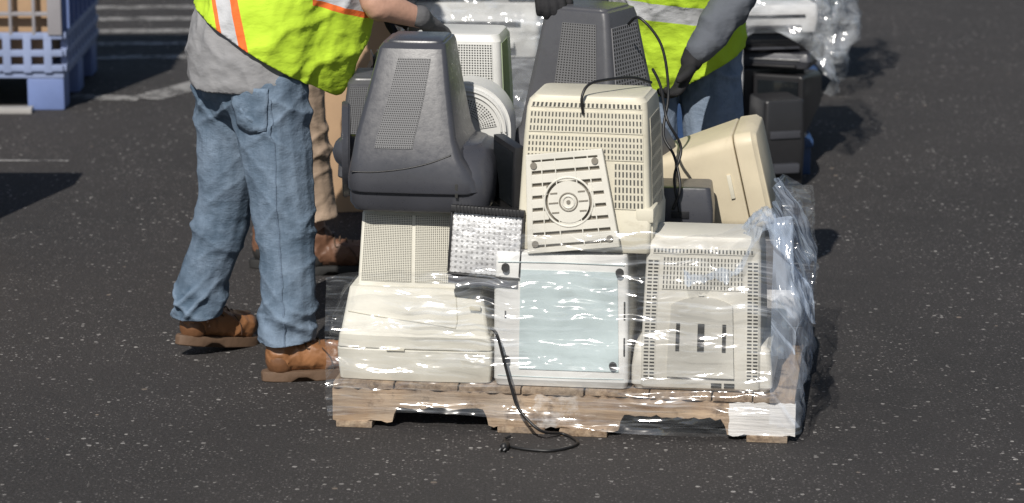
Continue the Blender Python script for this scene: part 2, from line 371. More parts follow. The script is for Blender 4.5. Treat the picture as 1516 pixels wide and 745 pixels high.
# C
BC=[(0,0,0,.182,.166,.012),(.015,0,0,.190,.173,.014),(.06,0,0,.190,.173,.014),(.115,0,-.001,.183,.171,.014),(.130,0,-.001,.175,.166,.016)]
HC=[(.008,-.003,-.006,.162,.172,.010),(.12,-.003,-.006,.161,.171,.010),(.20,-.002,-.014,.159,.158,.012),(.36,0,-.040,.154,.124,.014),(.396,0,-.050,.152,.112,.016),(.412,0,-.058,.147,.101,.022),(.423,0,-.064,.137,.088,.03)]
C=mon("computer_monitor","pale grey monitor face down with slotted vents","monitor",1.005,.20,ZD,0,BC,HC,m_cream2,m_cream2,hang=32,bang=32)
cC=(.62,.60,.54)
vc=vent("slot_vent_column",cC,2,34,.76,.50,.05); vt=vent("slot_vent_top",cC,24,7,.36,.72,.07); vt2=vent("slot_vent_crown",cC,28,1,.42,.7,.08)
panel("vent",HC,'f',.035,.360,(-.96,-.76),(-.96,-.76),vc,C); panel("vent",HC,'f',.035,.360,(.76,.96),(.76,.96),vc,C)
panel("vent",HC,'f',.280,.368,(-.70,.70),(-.70,.70),vt,C); panel("vent",HC,'f',.377,.392,(-.88,.88),(-.88,.88),vt2,C)
m_rp=plastic("rear_panel_plastic",(.54,.525,.475),dirt=.4)
panel("rear_panel",HC,'f',.042,.240,(-.56,.56),(-.52,.52),m_rp,C,off=.009,arch=.022,nu=14)
for x in (-.062,0,.062):
    hh=.005 if x else .009
    panel("slot",HC,'f',.115,.19,((x-hh)/.160,(x+hh)/.160),((x-hh)/.160,(x+hh)/.160),m_recess,C,off=.0115)
each("label_slot",[(.04,-.180,.024,.028,.006,.004),(.075,-.180,.024,.028,.006,.004),(.04,-.180,.016,.028,.006,.003),(.075,-.180,.016,.028,.006,.003)],m_recess,C,0)
wires("cable_clip",[[(-.01,-.170,.272),(-.008,-.174,.266),(.006,-.174,.266),(.008,-.173,.254)]],.0025,m_rp,C)
def lowmon(lx,ly,hgt,mat,label,yaw=0,sc=1.0):
    k=hgt/.46; S1=[(z*k,a,b*.9,hw*sc,hd*.9,r) for (z,a,b,hw,hd,r) in BZ]; S2=[(z*k,a,b*.9,hw*sc,hd*.9,r) for (z,a,b,hw,hd,r) in HA]
    return mon("computer_monitor",label,"monitor",lx,ly,ZD,yaw,S1,S2,mat,mat,bb=.003)
lowmon(.24,.70,.46,m_dark2,"slate grey monitor face down in the back row")
lowmon(.67,.70,.45,m_beige,"beige monitor face down in the back row")
lowmon(1.07,.72,.285,m_dark2,"dark grey monitor seen through bunched wrap",sc=.88)
# D
D=thing("card_cage","small black framed unit with silver perforated face","computer part",pl(.415,.035,.425),(rad(-7),rad(3),YAW))
boxes("frame",[(0,.0,.003,.198,.055,.006),(0,0,.180,.20,.062,.018),(-.097,0,.092,.005,.055,.166),(.097,0,.092,.005,.055,.166),(0,.022,.092,.18,.01,.166)],m_black,D,.002)
vg=NT("punched_silver"); u=vg.n('ShaderNodeTexCoord'); s=vg.n('ShaderNodeSeparateXYZ'); vg.t.links.new(u.outputs['Object'],s.inputs[0])
aa=vg.math('ABSOLUTE',vg.math('SUBTRACT',vg.math('FRACT',vg.math('MULTIPLY',s.outputs[0],70)),.5)); b_=vg.math('ABSOLUTE',vg.math('SUBTRACT',vg.math('FRACT',vg.math('MULTIPLY',s.outputs[2],70)),.5))
dd=vg.math('SQRT',vg.math('ADD',vg.math('MULTIPLY',aa,aa),vg.math('MULTIPLY',b_,b_))); hm=vg.math('MULTIPLY',vg.math('LESS_THAN',dd,.24),.65)
nn=vg.noise(vg.coord(scale=(1,1,1.5)),26,5,.6); k=vg.mix(vg.ramp(nn,.3,.7),(.48,.48,.49),(.84,.84,.84)); k=vg.mix(hm,k,(.2,.2,.2))
vg.pr(k,.30,.3,vg.bump(nn,.45,.012))
boxes("grille",[(0,-.010,.088,.188,.02,.162)],vg.m,D,.003)
each("fin",[(-.085+.0095*i,-.018,.180,.003,.03,.020) for i in range(19)],m_black,D,0)
boxes("base_rail",[(0,-.006,-.012,.19,.04,.02)],m_dark2,D,.003)
# E
BE=[(0,0,0,.184,.158,.04),(.02,0,0,.194,.167,.05),(.07,.001,0,.198,.169,.06),(.100,.003,.0,.196,.166,.07),(.125,.006,.004,.188,.158,.075),(.145,.012,.010,.174,.147,.075),(.162,.020,.018,.154,.132,.07),(.172,.026,.026,.132,.116,.06)]
HE=[(.055,-.010,-.006,.186,.175,.05),(.09,-.015,-.006,.182,.173,.045),(.118,-.022,-.006,.170,.170,.035),(.150,-.031,-.004,.152,.164,.022),(.20,-.037,.002,.138,.153,.016),(.33,-.033,.018,.111,.124,.014),(.432,-.030,.034,.092,.100,.012),(.444,-.029,.042,.086,.091,.014),(.450,-.028,.050,.078,.082,.018)]
E=mon("computer_monitor","charcoal monitor face down with perforated side and swivel base","monitor",.230,.225,.590,0,BE,HE,m_dark,m_dark,bow=.006,bang=60,hang=32)
ve=vent("fine_vent_dark",(.115,.117,.125),19,40,.55,.55,.008,rnd=True)
panel("vent",HE,'f',.175,.408,(-.58,.14),(-.36,.56),ve,E)
BOW=.006
wires("seam",[[fp(HE,x,z,0) for x,z in ((-.180,.112),(-.12,.112),(-.04,.122),(.03,.138),(.09,.160))]],.0022,m_black,E)
BOW=0
boxes("power_inlet",[(.108,-.178,.066,.008,.012,.038)],m_recess,E,.001)
bm=bmesh.new(); bmesh.ops.create_cone(bm,cap_ends=True,segments=48,radius1=.135,radius2=.128,depth=.022,matrix=Matrix.Translation((-.226,.0,.138))@Matrix.Rotation(rad(10),4,'Z')@Matrix.Rotation(rad(90),4,'Y'))
bmesh.ops.bevel(bm,geom=bm.edges[:],offset=.004,segments=2,affect='EDGES')
finish(bm,"swivel_base",m_dark,E)
organic("neck",[([(( -.225,0,.135),.05),((-.18,0,.12),.06)],(0,1,0))],m_dark,None,voxel=.008).parent=E
HD2=[(0,0,0,.155,.13,.02),(.1,0,0,.148,.125,.02),(.27,0,0,.125,.105,.015),(.285,0,0,.115,.095,.015)]
M2=thing("computer_monitor","dark grey monitor with perforated housing behind the charcoal one","monitor",(-.340,.60,.588),(0,0,rad(-2)),MG)
loft(HD2,"housing",m_dark2,M2); panel("vent",HD2,'f',.06,.262,(-.92,-.1),(-.92,-.1),ve,M2)
# H
HH=[(0,0,0,.145,.13,.02),(.2,0,0,.140,.12,.02),(.365,0,0,.132,.108,.02),(.385,0,.0,.126,.10,.03)]
H=thing("computer_monitor","white tube monitor with large perforated back","monitor",(-.150,.78,.588),(0,0,rad(-8)),MG)
m_wg=plastic("light_grey_plastic",(.66,.66,.64),dirt=.2)
loft(HH,"housing",m_wg,H); vh=vent("fine_vent_white",(.60,.60,.58),30,30,.62,.62,.03,rnd=True)
panel("vent",HH,'f',.14,.358,(-.92,.82),(-.92,.82),vh,H); panel("trim",HH,'r',.03,.36,(-.85,.2),(-.85,.2),plastic("olive_trim",(.30,.36,.24)),H)
AR=thing("computer_monitor","white monitor with rounded arched back and curved vent","monitor",(-.125,.49,.588),(0,0,rad(-6)),MG)
def archbody(name,R,h,dep,mat,parent):
    bm=bmesh.new(); pr=[(-R,0),(R,0),(R,h)]+[(R*math.cos(rad(a)),h+R*math.sin(rad(a))) for a in range(8,180,8)]+[(-R,h)]
    a=[bm.verts.new((x,-dep/2,z)) for x,z in pr]; b=[bm.verts.new((x,dep/2,z)) for x,z in pr]
    bm.faces.new(a); bm.faces.new(b[::-1])
    for i in range(len(a)): bm.faces.new((a[i],b[i],b[(i+1)%len(a)],a[(i+1)%len(a)]))
    bmesh.ops.recalc_face_normals(bm,faces=bm.faces[:]); bmesh.ops.bevel(bm,geom=[e for e in bm.edges if abs(e.verts[0].co.y-e.verts[1].co.y)<1e-4],offset=.012,segments=3,affect='EDGES')
    return finish(bm,name,mat,parent)
archbody("housing",.130,.155,.16,m_wg,AR)
bm=bmesh.new(); uv=bm.loops.layers.uv.new(); N=20; pr=[]
for i in range(N+1):
    a=rad(10+140*i/N); pr.append([bm.verts.new((r*math.cos(a),-.083,.15+r*math.sin(a))) for r in (.045,.092)])
for i in range(N):
    f=bm.faces.new((pr[i][0],pr[i][1],pr[i+1][1],pr[i+1][0]))
    for l,q in zip(f.loops,((i/N,0),(i/N,1),((i+1)/N,1),((i+1)/N,0))): l[uv].uv=q
finish(bm,"vent",vent("arched_vent",(.6,.6,.58),26,7,.6,.45,.05,rnd=True),AR)
wires("rim",[[(q*math.cos(rad(a)),-.082,.15+q*math.sin(rad(a))) for a in range(0,181,15)] for q in (.104,.116)],.003,m_wg,AR)
DM=thing("computer_monitor","black monitor with domed ribbed back behind the white one","monitor",(-.315,.88,.588),(0,0,rad(6)),MG)
archbody("housing",.12,.21,.12,m_black,DM)
each("rib",[(-.1+.02*i,0,.26,.004,.135,.08) for i in range(11)],m_dark,DM,.001)
# F
HF=[(0,0,0,.180,.15,.012),(.09,0,.0,.182,.15,.012),(.105,-.0,.002,.178,.148,.014),(.30,.002,.0,.169,.136,.016),(.385,.003,-.010,.163,.118,.018),(.405,.004,-.014,.159,.110,.022),(.418,.005,-.018,.150,.098,.026)]
F=thing("computer_monitor","pale beige tube monitor with slotted vents on a white case","monitor",pl(.690,.185,ZD+.372+.002),(0,0,YAW+rad(-3)),MG)
loft(HF,"housing",m_beige,F,ang=30)
cF=(.61,.575,.47)
panel("vent",HF,'f',.322,.378,(-.92,.92),(-.92,.92),vent("slots_a",cF,32,3,.42,.66,.08),F)
panel("vent",HF,'f',.250,.314,(-.92,.92),(-.92,.92),vent("slots_b",cF,32,4,.42,.62,.08),F)
panel("vent",HF,'f',.12,.244,(.46,.92),(.46,.92),vent("slots_c",cF,8,6,.45,.72,.08),F)
panel("vent",HF,'f',.388,.401,(-.92,.92),(-.92,.92),vent("slots_d",cF,26,1,.5,.85,.06),F)
panel("vent",HF,'r',.10,.36,(-.7,.6),(-.7,.6),vent("slots_e",mul(cF,.9),8,7,.4,.75,.08),F)
each("hinge_foot",[(.165,-.10,.105,.05,.10,.04),(.172,-.09,.06,.03,.09,.05)],m_beige,F,.008)
ST=thing("monitor_stand","square ribbed swivel stand with round hub leaning outward","monitor stand",F.matrix_basis@V((-.020,-.176,.010)),(rad(-5),rad(-7),YAW+rad(-4)))
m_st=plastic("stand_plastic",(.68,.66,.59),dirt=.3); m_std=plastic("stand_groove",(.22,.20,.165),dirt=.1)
h_=.265; wb,wt=.126,.104
def wz(z): return wb+(wt-wb)*z/h_
def bar(bm,x0,z0,x1,z1,wd,y0,y1):
    d=V((x1-x0,0,z1-z0)).normalized(); n_=V((-d.z,0,d.x))*wd/2; P=[V((x0,0,z0))-n_,V((x1,0,z1))-n_,V((x1,0,z1))+n_,V((x0,0,z0))+n_]
    a=[bm.verts.new((q.x,y0,q.z)) for q in P]; b=[bm.verts.new((q.x,y1,q.z)) for q in P]
    bm.faces.new(a); bm.faces.new(b[::-1])
    for i in range(4): bm.faces.new((a[i],b[i],b[(i+1)%4],a[(i+1)%4]))
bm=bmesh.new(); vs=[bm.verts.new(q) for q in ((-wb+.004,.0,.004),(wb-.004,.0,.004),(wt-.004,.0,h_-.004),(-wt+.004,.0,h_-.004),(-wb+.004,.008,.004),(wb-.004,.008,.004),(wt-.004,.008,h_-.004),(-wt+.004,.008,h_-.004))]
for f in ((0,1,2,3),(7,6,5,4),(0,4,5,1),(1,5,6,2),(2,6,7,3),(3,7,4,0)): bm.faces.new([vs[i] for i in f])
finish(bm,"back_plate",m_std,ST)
bm=bmesh.new()
bar(bm,-wb+.008,0,-wt+.008,h_,.016,-.010,.006); bar(bm,wb-.008,0,wt-.008,h_,.016,-.010,.006)
bar(bm,-wb+.002,.007,wb-.002,.007,.014,-.0103,.006); bar(bm,-wt,h_-.008,wt,h_-.008,.016,-.0103,.006)
for i in range(1,8):
    z=h_*i/8; w2=wz(z)-.012
    if abs(z-.131)<.06:
        hx=math.sqrt(max(0,.066**2-(z-.131)**2)); bar(bm,-w2,z,-hx,z,.0235,-.0095,.004); bar(bm,hx,z,w2,z,.0235,-.0095,.004)
    else: bar(bm,-w2,z,w2,z,.0235,-.0095,.004)
bmesh.ops.recalc_face_normals(bm,faces=bm.faces[:]); bmesh.ops.bevel(bm,geom=bm.edges[:],offset=.0012,segments=1,affect='EDGES')
finish(bm,"rib_grid",m_st,ST)
for f in (-.6,-.25,.25,.6):
    bm=bmesh.new(); bar(bm,f*wb,.012,f*wt,h_-.014,.0028,-.0108,-.004); bmesh.ops.recalc_face_normals(bm,faces=bm.faces[:]); finish(bm,"upright_rib",m_st,ST)
def torus(R,r,c,name,mat,parent):
    bm=bmesh.new(); n=40; rg=[]
    for i in range(n):
        a=2*math.pi*i/n; rr=[]
        for j in range(8):
            b=2*math.pi*j/8; q=R+r*math.cos(b); rr.append(bm.verts.new((c[0]+q*math.cos(a),c[1]+r*math.sin(b),c[2]+q*math.sin(a))))
        rg.append(rr)
    for i in range(n):
        for j in range(8): bm.faces.new((rg[i][j],rg[(i+1)%n][j],rg[(i+1)%n][(j+1)%8],rg[i][(j+1)%8]))
    bmesh.ops.recalc_face_normals(bm,faces=bm.faces[:]); return finish(bm,name,mat,parent)
def disc(R,c,name,mat,parent,d=.006):
    bm=bmesh.new(); bmesh.ops.create_cone(bm,cap_ends=True,segments=32,radius1=R,radius2=R,depth=d,matrix=Matrix.Translation(c)@Matrix.Rotation(rad(90),4,'X')); return finish(bm,name,mat,parent)
disc(.0565,(0,-.007,.131),"hub_disc",m_st,ST,.008); torus(.066,.003,(0,-.009,.131),"hub_ring",m_st,ST)
torus(.024,.0022,(0,-.0115,.131),"hub_groove",m_std,ST); torus(.016,.003,(0,-.0115,.131),"hub_ring",m_st,ST); disc(.0055,(0,-.0105,.131),"hub_hole",m_std,ST)
for z in (.105,.131,.157):
    hx=math.sqrt(.054**2-(z-.131)**2)
    for sgn in (-1,1):
        bm=bmesh.new(); bar(bm,sgn*.028,z,sgn*hx,z,.004,-.0125,-.010)
        bmesh.ops.recalc_face_normals(bm,faces=bm.faces[:]); finish(bm,"hub_slot",m_std,ST)
for (x,z) in ((-.085,.235),(.082,.235),(-.102,.025),(.102,.025)): disc(.009,(x,-.0105,z),"screw_boss",m_std,ST)
# G
HG=[(0,0,0,.20,.19,.05),(.08,0,0,.20,.19,.05),(.12,0,0,.182,.17,.045),(.15,0,0,.158,.148,.03),(.33,.0,.0,.127,.117,.022),(.46,0,0,.106,.096,.018),(.482,0,0,.100,.09,.02),(.492,0,0,.090,.08,.02)]
G=thing("computer_monitor","dark slate monitor with perforated faces topping the pile","monitor",(.225,.60,.580),(0,0,rad(-30)),MG)
loft(HG,"housing",m_dark2,G,ang=34)
panel("vent",HG,'f',.22,.45,(-.34,.66),(-.34,.66),vent("fine_vent_slate",(.14,.14,.145),14,32,.55,.55,.010,rnd=True),G); panel("vent",HG,'r',.15,.44,(-.8,.7),(-.8,.7),vent("fine_vent_slate_side",(.20,.20,.21),12,26,.5,.6,.012),G)
# I
BI=[(0,0,0,.134,.160,.03),(.015,0,0,.142,.170,.035),(.065,0,0,.144,.173,.035)]
HI=[(.068,0,0,.1415,.170,.035),(.085,.001,0,.139,.167,.035),(.33,.010,0,.100,.128,.03),(.385,.014,0,.088,.112,.03),(.400,.015,0,.078,.10,.03)]
I=mon("computer_monitor","yellowed beige monitor lying tilted on its side","monitor",0,0,0,0,BI,HI,m_tan,m_tan,rot=(0,rad(-90-13),rad(-8)),axisloc=V((.745,.62,.588)),bang=40,hang=22)
boxes("control_door",[(.0,-.166,.10,.07,.010,.012)],m_beige,I,.002)
# J
J=thing("computer_monitor","small dark grey monitor wedged beneath the yellowed one","monitor",(.480,.38,.470),(0,0,rad(-6)),MG)
loft([(0,0,0,.092,.08,.015),(.06,0,0,.092,.08,.015),(.125,0,0,.084,.07,.015)],"housing",m_dark,J)
boxes("power_inlet",[(0,-.081,.05,.05,.006,.02)],m_black,J,.001)
boxes("filler_block",[(0,0,-.02,.12,.12,.04)],m_black,J,.004)
# K
K=thing("flat_monitor","thin black flat monitor standing edge-on between two monitors","monitor",pl(.462,.16,.588),(0,rad(3),YAW+rad(-62)))
boxes("frame",[(0,0,.095,.17,.030,.19)],m_black,K,.004); boxes("screen",[(0,-.0165,.1,.145,.003,.15)],m_glass,K,0); boxes("foot",[(0,.03,.012,.10,.05,.02)],m_black,K,.004)
boxes("corner_post",[(0,.022,.09,.05,.02,.16)],m_dark,K,.004)

# ---------------------------------------------------------------- cables
cb=simple("black_cable",(.012,.012,.013),.45)
def cable(label,P,r=.0042,plug=None):
    e=thing("power_cable",label,"cable",P[0])
    wires("cord",[[V(p)-V(P[0]) for p in P]],r,cb,e)
    if plug:
        a=V(plug[0])-V(P[0]); b=V(plug[1])-V(P[0]); bm=bmesh.new(); tube(bm,[(a,.007),(a.lerp(b,.4),.013,.010),(b,.014,.011)],(0,0,1)); finish(bm,"plug",cb,e)
        d=(b-a).normalized(); s=d.cross(V((0,0,1))).normalized()*.006
        for k in (-1,1):
            bm=bmesh.new(); tube(bm,[(b+s*k,.002),(b+s*k+d*.022,.002)],(0,0,1),n=6,sub=1); finish(bm,"prong",m_silver,e)
cable("black power cord hanging down onto the asphalt",
 [pl(.44,-.02,.295),pl(.458,-.03,.28),pl(.475,-.035,.22),pl(.50,-.04,.13),pl(.52,-.045,.08),pl(.58,-.07,.03),(.14,-.13,.006),(.175,-.22,.006),(.11,-.285,.006),(.04,-.275,.006),(-.01,-.24,.006),(-.02,-.19,.008),(-.005,-.17,.012)],.0042,((-.012,-.235,.010),(-.022,-.275,.010)))
cable("black cable looping over the top of the beige monitor",[F.matrix_basis@V(q) for q in ((-.005,-.136,.375),(-.007,-.138,.42),(.01,-.11,.450),(.06,-.05,.455),(.11,.01,.450),(.15,.06,.43))],.004)
cable("black cable hanging down beside the yellowed monitor",[(.33,.50,1.03),(.36,.44,1.055),(.42,.42,.98),(.44,.40,.85),(.425,.36,.74),(.455,.33,.68),(.47,.29,.60),(.45,.285,.54)],.0042)
cable("black cable draped from the top monitor along the pile",[(.40,.50,.90),(.42,.44,.86),(.435,.36,.78),(.475,.36,.70),(.455,.32,.62),(.47,.29,.53)],.0042)

# ---------------------------------------------------------------- stretch wrap
def filmwall(name,label,pts,zt,zb,mats,M,inset=None,amp=.006,rough=None,nz=26,step=.02,pick=None):
    L=[];tot=0
    for a,b in zip(pts,pts[1:]):
        a=V(a);b=V(b); n=max(2,int((b-a).length/step))
        for i in range(n): L.append((a.lerp(b,i/n),tot+(b-a).length*i/n,(b-a).normalized()))
        tot+=(b-a).length
    L.append((V(pts[-1]),tot,(V(pts[-1])-V(pts[-2])).normalized()))
    for _ in range(3):
        L=[L[0]]+[((L[i-1][0]+L[i][0]*2+L[i+1][0])/4,L[i][1],(L[i-1][2]+L[i][2]*2+L[i+1][2])/4) for i in range(1,len(L)-1)]+[L[-1]]
    bm=bmesh.new(); uv=bm.loops.layers.uv.new(); G=[]
    for (p,s,d) in L:
        row=[]; nrm=V((d.y,-d.x))
        for j in range(nz+1):
            t=j/nz; z=zb(s)+(zt(s)-zb(s))*t
            ins=inset(s,t) if inset else 0
            q=V((s*2.2,z*15,1.7)); k=noise.noise(q)*amp+noise.noise(V((s*6,z*30,4)))*amp*.5
            if rough: r_=rough(s,t); k+=(.4-abs(noise.noise(V((s*5-z*3,z*6,9))))*2)*r_+(.4-abs(noise.noise(V((s*11+z*9,z*10,3))))*2)*r_*.5
            P=p-nrm*ins+nrm*k
            row.append((bm.verts.new((P.x,P.y,z+noise.noise(V((s*11,t*3,0)))*.022*t)),(s,z)))
        G.append(row)
    for a,b in zip(G,G[1:]):
        for j in range(nz):
            q=(a[j],b[j],b[j+1],a[j+1]); f=bm.faces.new([x[0] for x in q])
            for l,x in zip(f.loops,q): l[uv].uv=x[1]
            if pick: f.material_index=pick(q[0][1][0],q[0][1][1])
    me=bpy.data.meshes.new(name); bm.to_mesh(me); bm.free(); me.polygons.foreach_set('use_smooth',[True]*len(me.polygons))
    ob=bpy.data.objects.new(name,me); col.objects.link(ob)
    for m in mats: me.materials.append(m)
    ob.matrix_world=M; ob['label']=label; ob['category']="plastic wrap"; return ob
def zt(s):
    if s<.4: return .42+.05*s+.02*math.sin(s*9)
    if s<1.0: return .45+.12*min(1,(s-.4)/.15)
    if s<1.27: return .57+.035*min(1,(s-1.0)/.2)
    if s<2.3: return .605-.06*(s-1.27)
    if s<3.6: return .50
    return .50-.10*min(1,(s-3.6)/.6)
def ins(s,t):
    k=max(0,t-.55)/.45
    if s>3.4: return .06*k
    if s>2.3: return .03*k
    if s>1.05: return .10*min(1,(s-1.05)/.2)*k**1.6
    return .010*k
def rg(s,t): return .016 if 1.25<s<2.4 else (.012 if (s>3.2 or s<.01) else .001)
filmwall("stretch_wrap","clear stretch wrap around the lower monitors and pallet",[(-.012,-.030),(1.272,-.030),(1.274,1.04),(-.012,1.04),(-.014,-.02)],zt,lambda s:(.035+.02*math.sin(s*5)) if s<1.25 else .06+.03*math.sin(s*9),
 (m_film,m_film2,m_filmr),PM,ins,.012,rg,nz=60,step=.01,pick=lambda s,z: (1 if z>.30+.06*math.sin(s*14) else 2) if (1.20<s<2.2 and z>.05) else 0)
fb=thing("loose_wrap","loose gathered plastic film peaking over the load's corner","plastic wrap",pl(1.16,.14,.52))
bm=bmesh.new(); uv=bm.loops.layers.uv.new(); G=[]
for i in range(91):
    u=i/90; row=[]
    for j in range(41):
        v=j/40
        x=-.22+.35*u; y=-.14+.28*v+.02*math.sin(u*5)
        z=.120*math.exp(-((u-.62)/.15)**2)*(1-.6*v)-.40*max(0,u-.70)*1.3-.05*(1-u)-.05*abs(v-.5)-.14*max(0,.35-v)
        z+=(.4-abs(noise.noise(V((u*8+v*4,v*3,2))))*2)*.020+(.4-abs(noise.noise(V((u*17-v*9,v*9,5))))*2)*.009
        row.append((bm.verts.new((x,y,z+.03)),(x*1.6,y*1.6)))
    G.append(row)
for a,b in zip(G,G[1:]):
    for j in range(40):
        q=(a[j],b[j],b[j+1],a[j+1]); f=bm.faces.new([k[0] for k in q])
        for l,k in zip(f.loops,q): l[uv].uv=k[1]
finish(bm,"film_sheet",m_film2,fb,ang=180)

# ---------------------------------------------------------------- people
def hand(wv,d,n,side=1,curl=.55,grow=0):
    wv=V(wv);d=V(d).normalized();n=V(n);n=(n-d*n.dot(d)).normalized();l=d.cross(n)*side
    T=[([(wv,.029+grow,.020+grow),(wv+d*.045,.038+grow,.018+grow),(wv+d*.09,.040+grow,.014+grow)],tuple(l))]
    for i,ln in enumerate((.070,.080,.074,.058)):
        b=wv+d*.086+l*(1.5-i)*.0205; a=.15+curl*.3; P=[(b,.0098+grow)]; q=b
        dd=(d*1+l*(1.5-i)*.06).normalized()
        for k,f in enumerate((.42,.33,.25)):
            v=dd*math.cos(a)+n*math.sin(a); q=q+v*ln*f; P.append((q,.0095-.0008*k+grow)); a+=curl
        T.append((P,tuple(l)))
    b=wv+d*.03+l*.032; v=(d*.65+l*.6+n*.35).normalized(); v2=(d*.85+l*.1+n*.5).normalized()
    T.append(([(b,.013+grow),(b+v*.036,.0115+grow),(b+v*.036+v2*.034,.010+grow)],tuple(n)))
    return T
def bodytubes(J):
    r=tuple(J['right']); T=[]
    P,W,Ch,N,Hd=[V(J[k]) for k in ('pelvis','waist','chest','neck','head')]
    up=(Hd-N).normalized(); f=V(J['face'])
    T.append(([(P,.14,.10),(W,.135,.095),(Ch,.16,.11),(Ch.lerp(N,.7),.15,.085),(N,.06,.06)],r))
    T.append(([(N-up*.03,.055),(N+up*.05,.052),(Hd-up*.07+f*.01,.058,.07),(Hd,.075,.093),(Hd+up*.07,.06,.075)],r))
    T.append(([(Hd+f*.085-up*.005,.011),(Hd+f*.108-up*.03,.015)],r))
    for s in (-1,1): T.append(([(Hd+V(r)*s*.076+up*.02,.008,.016),(Hd+V(r)*s*.078-up*.03,.007,.012)],r))
    for s in ('R','L'):
        h,k,a,t=[V(J[q+s]) for q in ('hip','knee','ankle','toe')]
        T.append(([(h,.088),(h.lerp(k,.5),.076),(k,.056),(k.lerp(a,.35),.055),(a,.038)],r)); T.append(([(a+V((0,0,-.02)),.036),(a.lerp(t,.5),.035,.026),(t,.03,.02)],r))
        sh,el,wr=[V(J[q+s]) for q in ('sh','el','wr')]
        T.append(([(Ch.lerp(N,.6),.06),(sh,.058),(sh.lerp(el,.5),.048),(el,.041),(el.lerp(wr,.3),.042),(wr,.028)],r))
        T+=hand(wr,J['hd'+s],J['hn'+s],1 if s=='R' else -1,J.get('curl'+s,.55))
    return T
def rdg(x,y,z,p=2): return (1-min(1,abs(noise.noise(V((x,y,z))))*2.4))**p
def denimdisp(p):
    z=p.z
    kn=math.exp(-((z-.43)/.08)**2); an=math.exp(-((z-.17)/.065)**2); th=math.exp(-((z-.77)/.06)**2)
    a=.0022+.0065*kn+.011*an+.006*th
    r=rdg(p.x*3,p.y*3,(z+.8*p.x-.4*p.y)*9,1.9); r2=rdg(p.x*4+4,p.y*4,(z-.9*p.x+.3*p.y)*12,1.9); r3=rdg(p.x*5,p.y*5+7,(z+.2*p.x)*26,1.5)
    lg=rdg(p.x*8,p.y*8,z*1.4+3,1.3)*.005-.002
    return a*(1.4*r+1.1*r2+.5*r3*(an+.4*kn)-.7)+lg
def clothdisp(amp,f=9):
    def fn(p): return amp*(1.3*rdg(p.x*f,p.y*f,(p.z+.6*p.x)*f*.8)+.5*rdg(p.x*f*2.4,p.y*f*2.4,p.z*f*2)-.5)
    return fn
m_skin=simple("skin",(.50,.29,.21),.55,0,.15,60,.08); m_hair=simple("hair",(.05,.035,.025),.8,0,.4,90)
leather=simple("tan_leather",(.27,.125,.055),.42,0,.4,14,.5); m_sole=simple("boot_sole",(.13,.08,.05),.7,0,.2,50); m_lace=simple("lace",(.08,.05,.03),.8); m_stitch=simple("boot_seam",(.07,.035,.02),.7); m_dkl=simple("dark_leather",(.16,.075,.035),.45,0,.3,20,.3)
def boot(par,heel,ang,pitch=0,mat=leather,L=.30,solem=None):
    L0=V(heel)-par.location; M=Matrix.Translation(L0)@Matrix.Rotation(rad(ang),4,'Z')@Matrix.Translation((L*.8,0,0))@Matrix.Rotation(rad(pitch),4,'Y')@Matrix.Translation((-L*.8,0,0))
    k=L/.30
    up=organic("boot",[([((.046*k,0,.066),.040,.044),((.12*k,0,.072),.043,.048),((.19*k,0,.064),.050,.043),((.248*k,0,.064),.048,.042)],(0,1,0)),([((.060*k,0,.06),.042,.048),((.064*k,0,.10),.042,.050),((.068*k,0,.135),.044,.052)],(0,1,0))],mat,None,voxel=.005,smooth=4,disp=clothdisp(.0035,20),clamp=.026)
    up.parent=par; up.matrix_basis=M
    hc=organic("heel_counter",[([((.046*k,0,.054),.0425,.047),((.060*k,0,.059),.0445,.050)],(0,1,0))],m_dkl if mat is leather else m_rub,None,voxel=.005,smooth=4,clamp=.026); hc.parent=up
    bm=bmesh.new(); out=[]
    for i in range(36):
        a=2*math.pi*i/36; x=.150*k+.152*k*math.cos(a); wd=.046+.009*math.cos(a); y=wd*math.copysign(abs(math.sin(a))**.75,math.sin(a)); out.append((x,y))
    lv=[(0.0,.95),(.003,.99),(.025,1.0),(.031,.98)]; R=[]
    for z,s in lv: R.append([bm.verts.new((.150*k+(x-.150*k)*s,y*s,z if not(.09*k<x<.135*k and z<.015) else z+.013)) for x,y in out])
    for a,b in zip(R,R[1:]):
        for i in range(36): bm.faces.new((a[i],a[(i+1)%36],b[(i+1)%36],b[i]))
    bm.faces.new(R[0][::-1]); bm.faces.new(R[-1]); finish(bm,"sole",solem or m_sole,up)
    bm=bmesh.new(); P=[]
    for i in range(6):
        x=(.115+.022*i)*k; z=.130-.0075*i; sg=1 if i%2 else -1; P+=[((x,-.034*sg,z-.026),.0026),((x+.008,0,z+.002),.0026),((x+.010,.034*sg,z-.028),.0026)]
    tube(bm,P,(1,0,.1),n=6,sub=3); finish(bm,"laces",m_lace,up)
    for s in (-1,1):
        Q=[(.200,.050,.040),(.192,.0515,.070),(.170,.043,.098)]
        bm=bmesh.new(); tube(bm,[((x*k,s*y,z),.002) for x,y,z in Q],(1,0,0),n=6,sub=3); finish(bm,"seam",m_stitch,up)
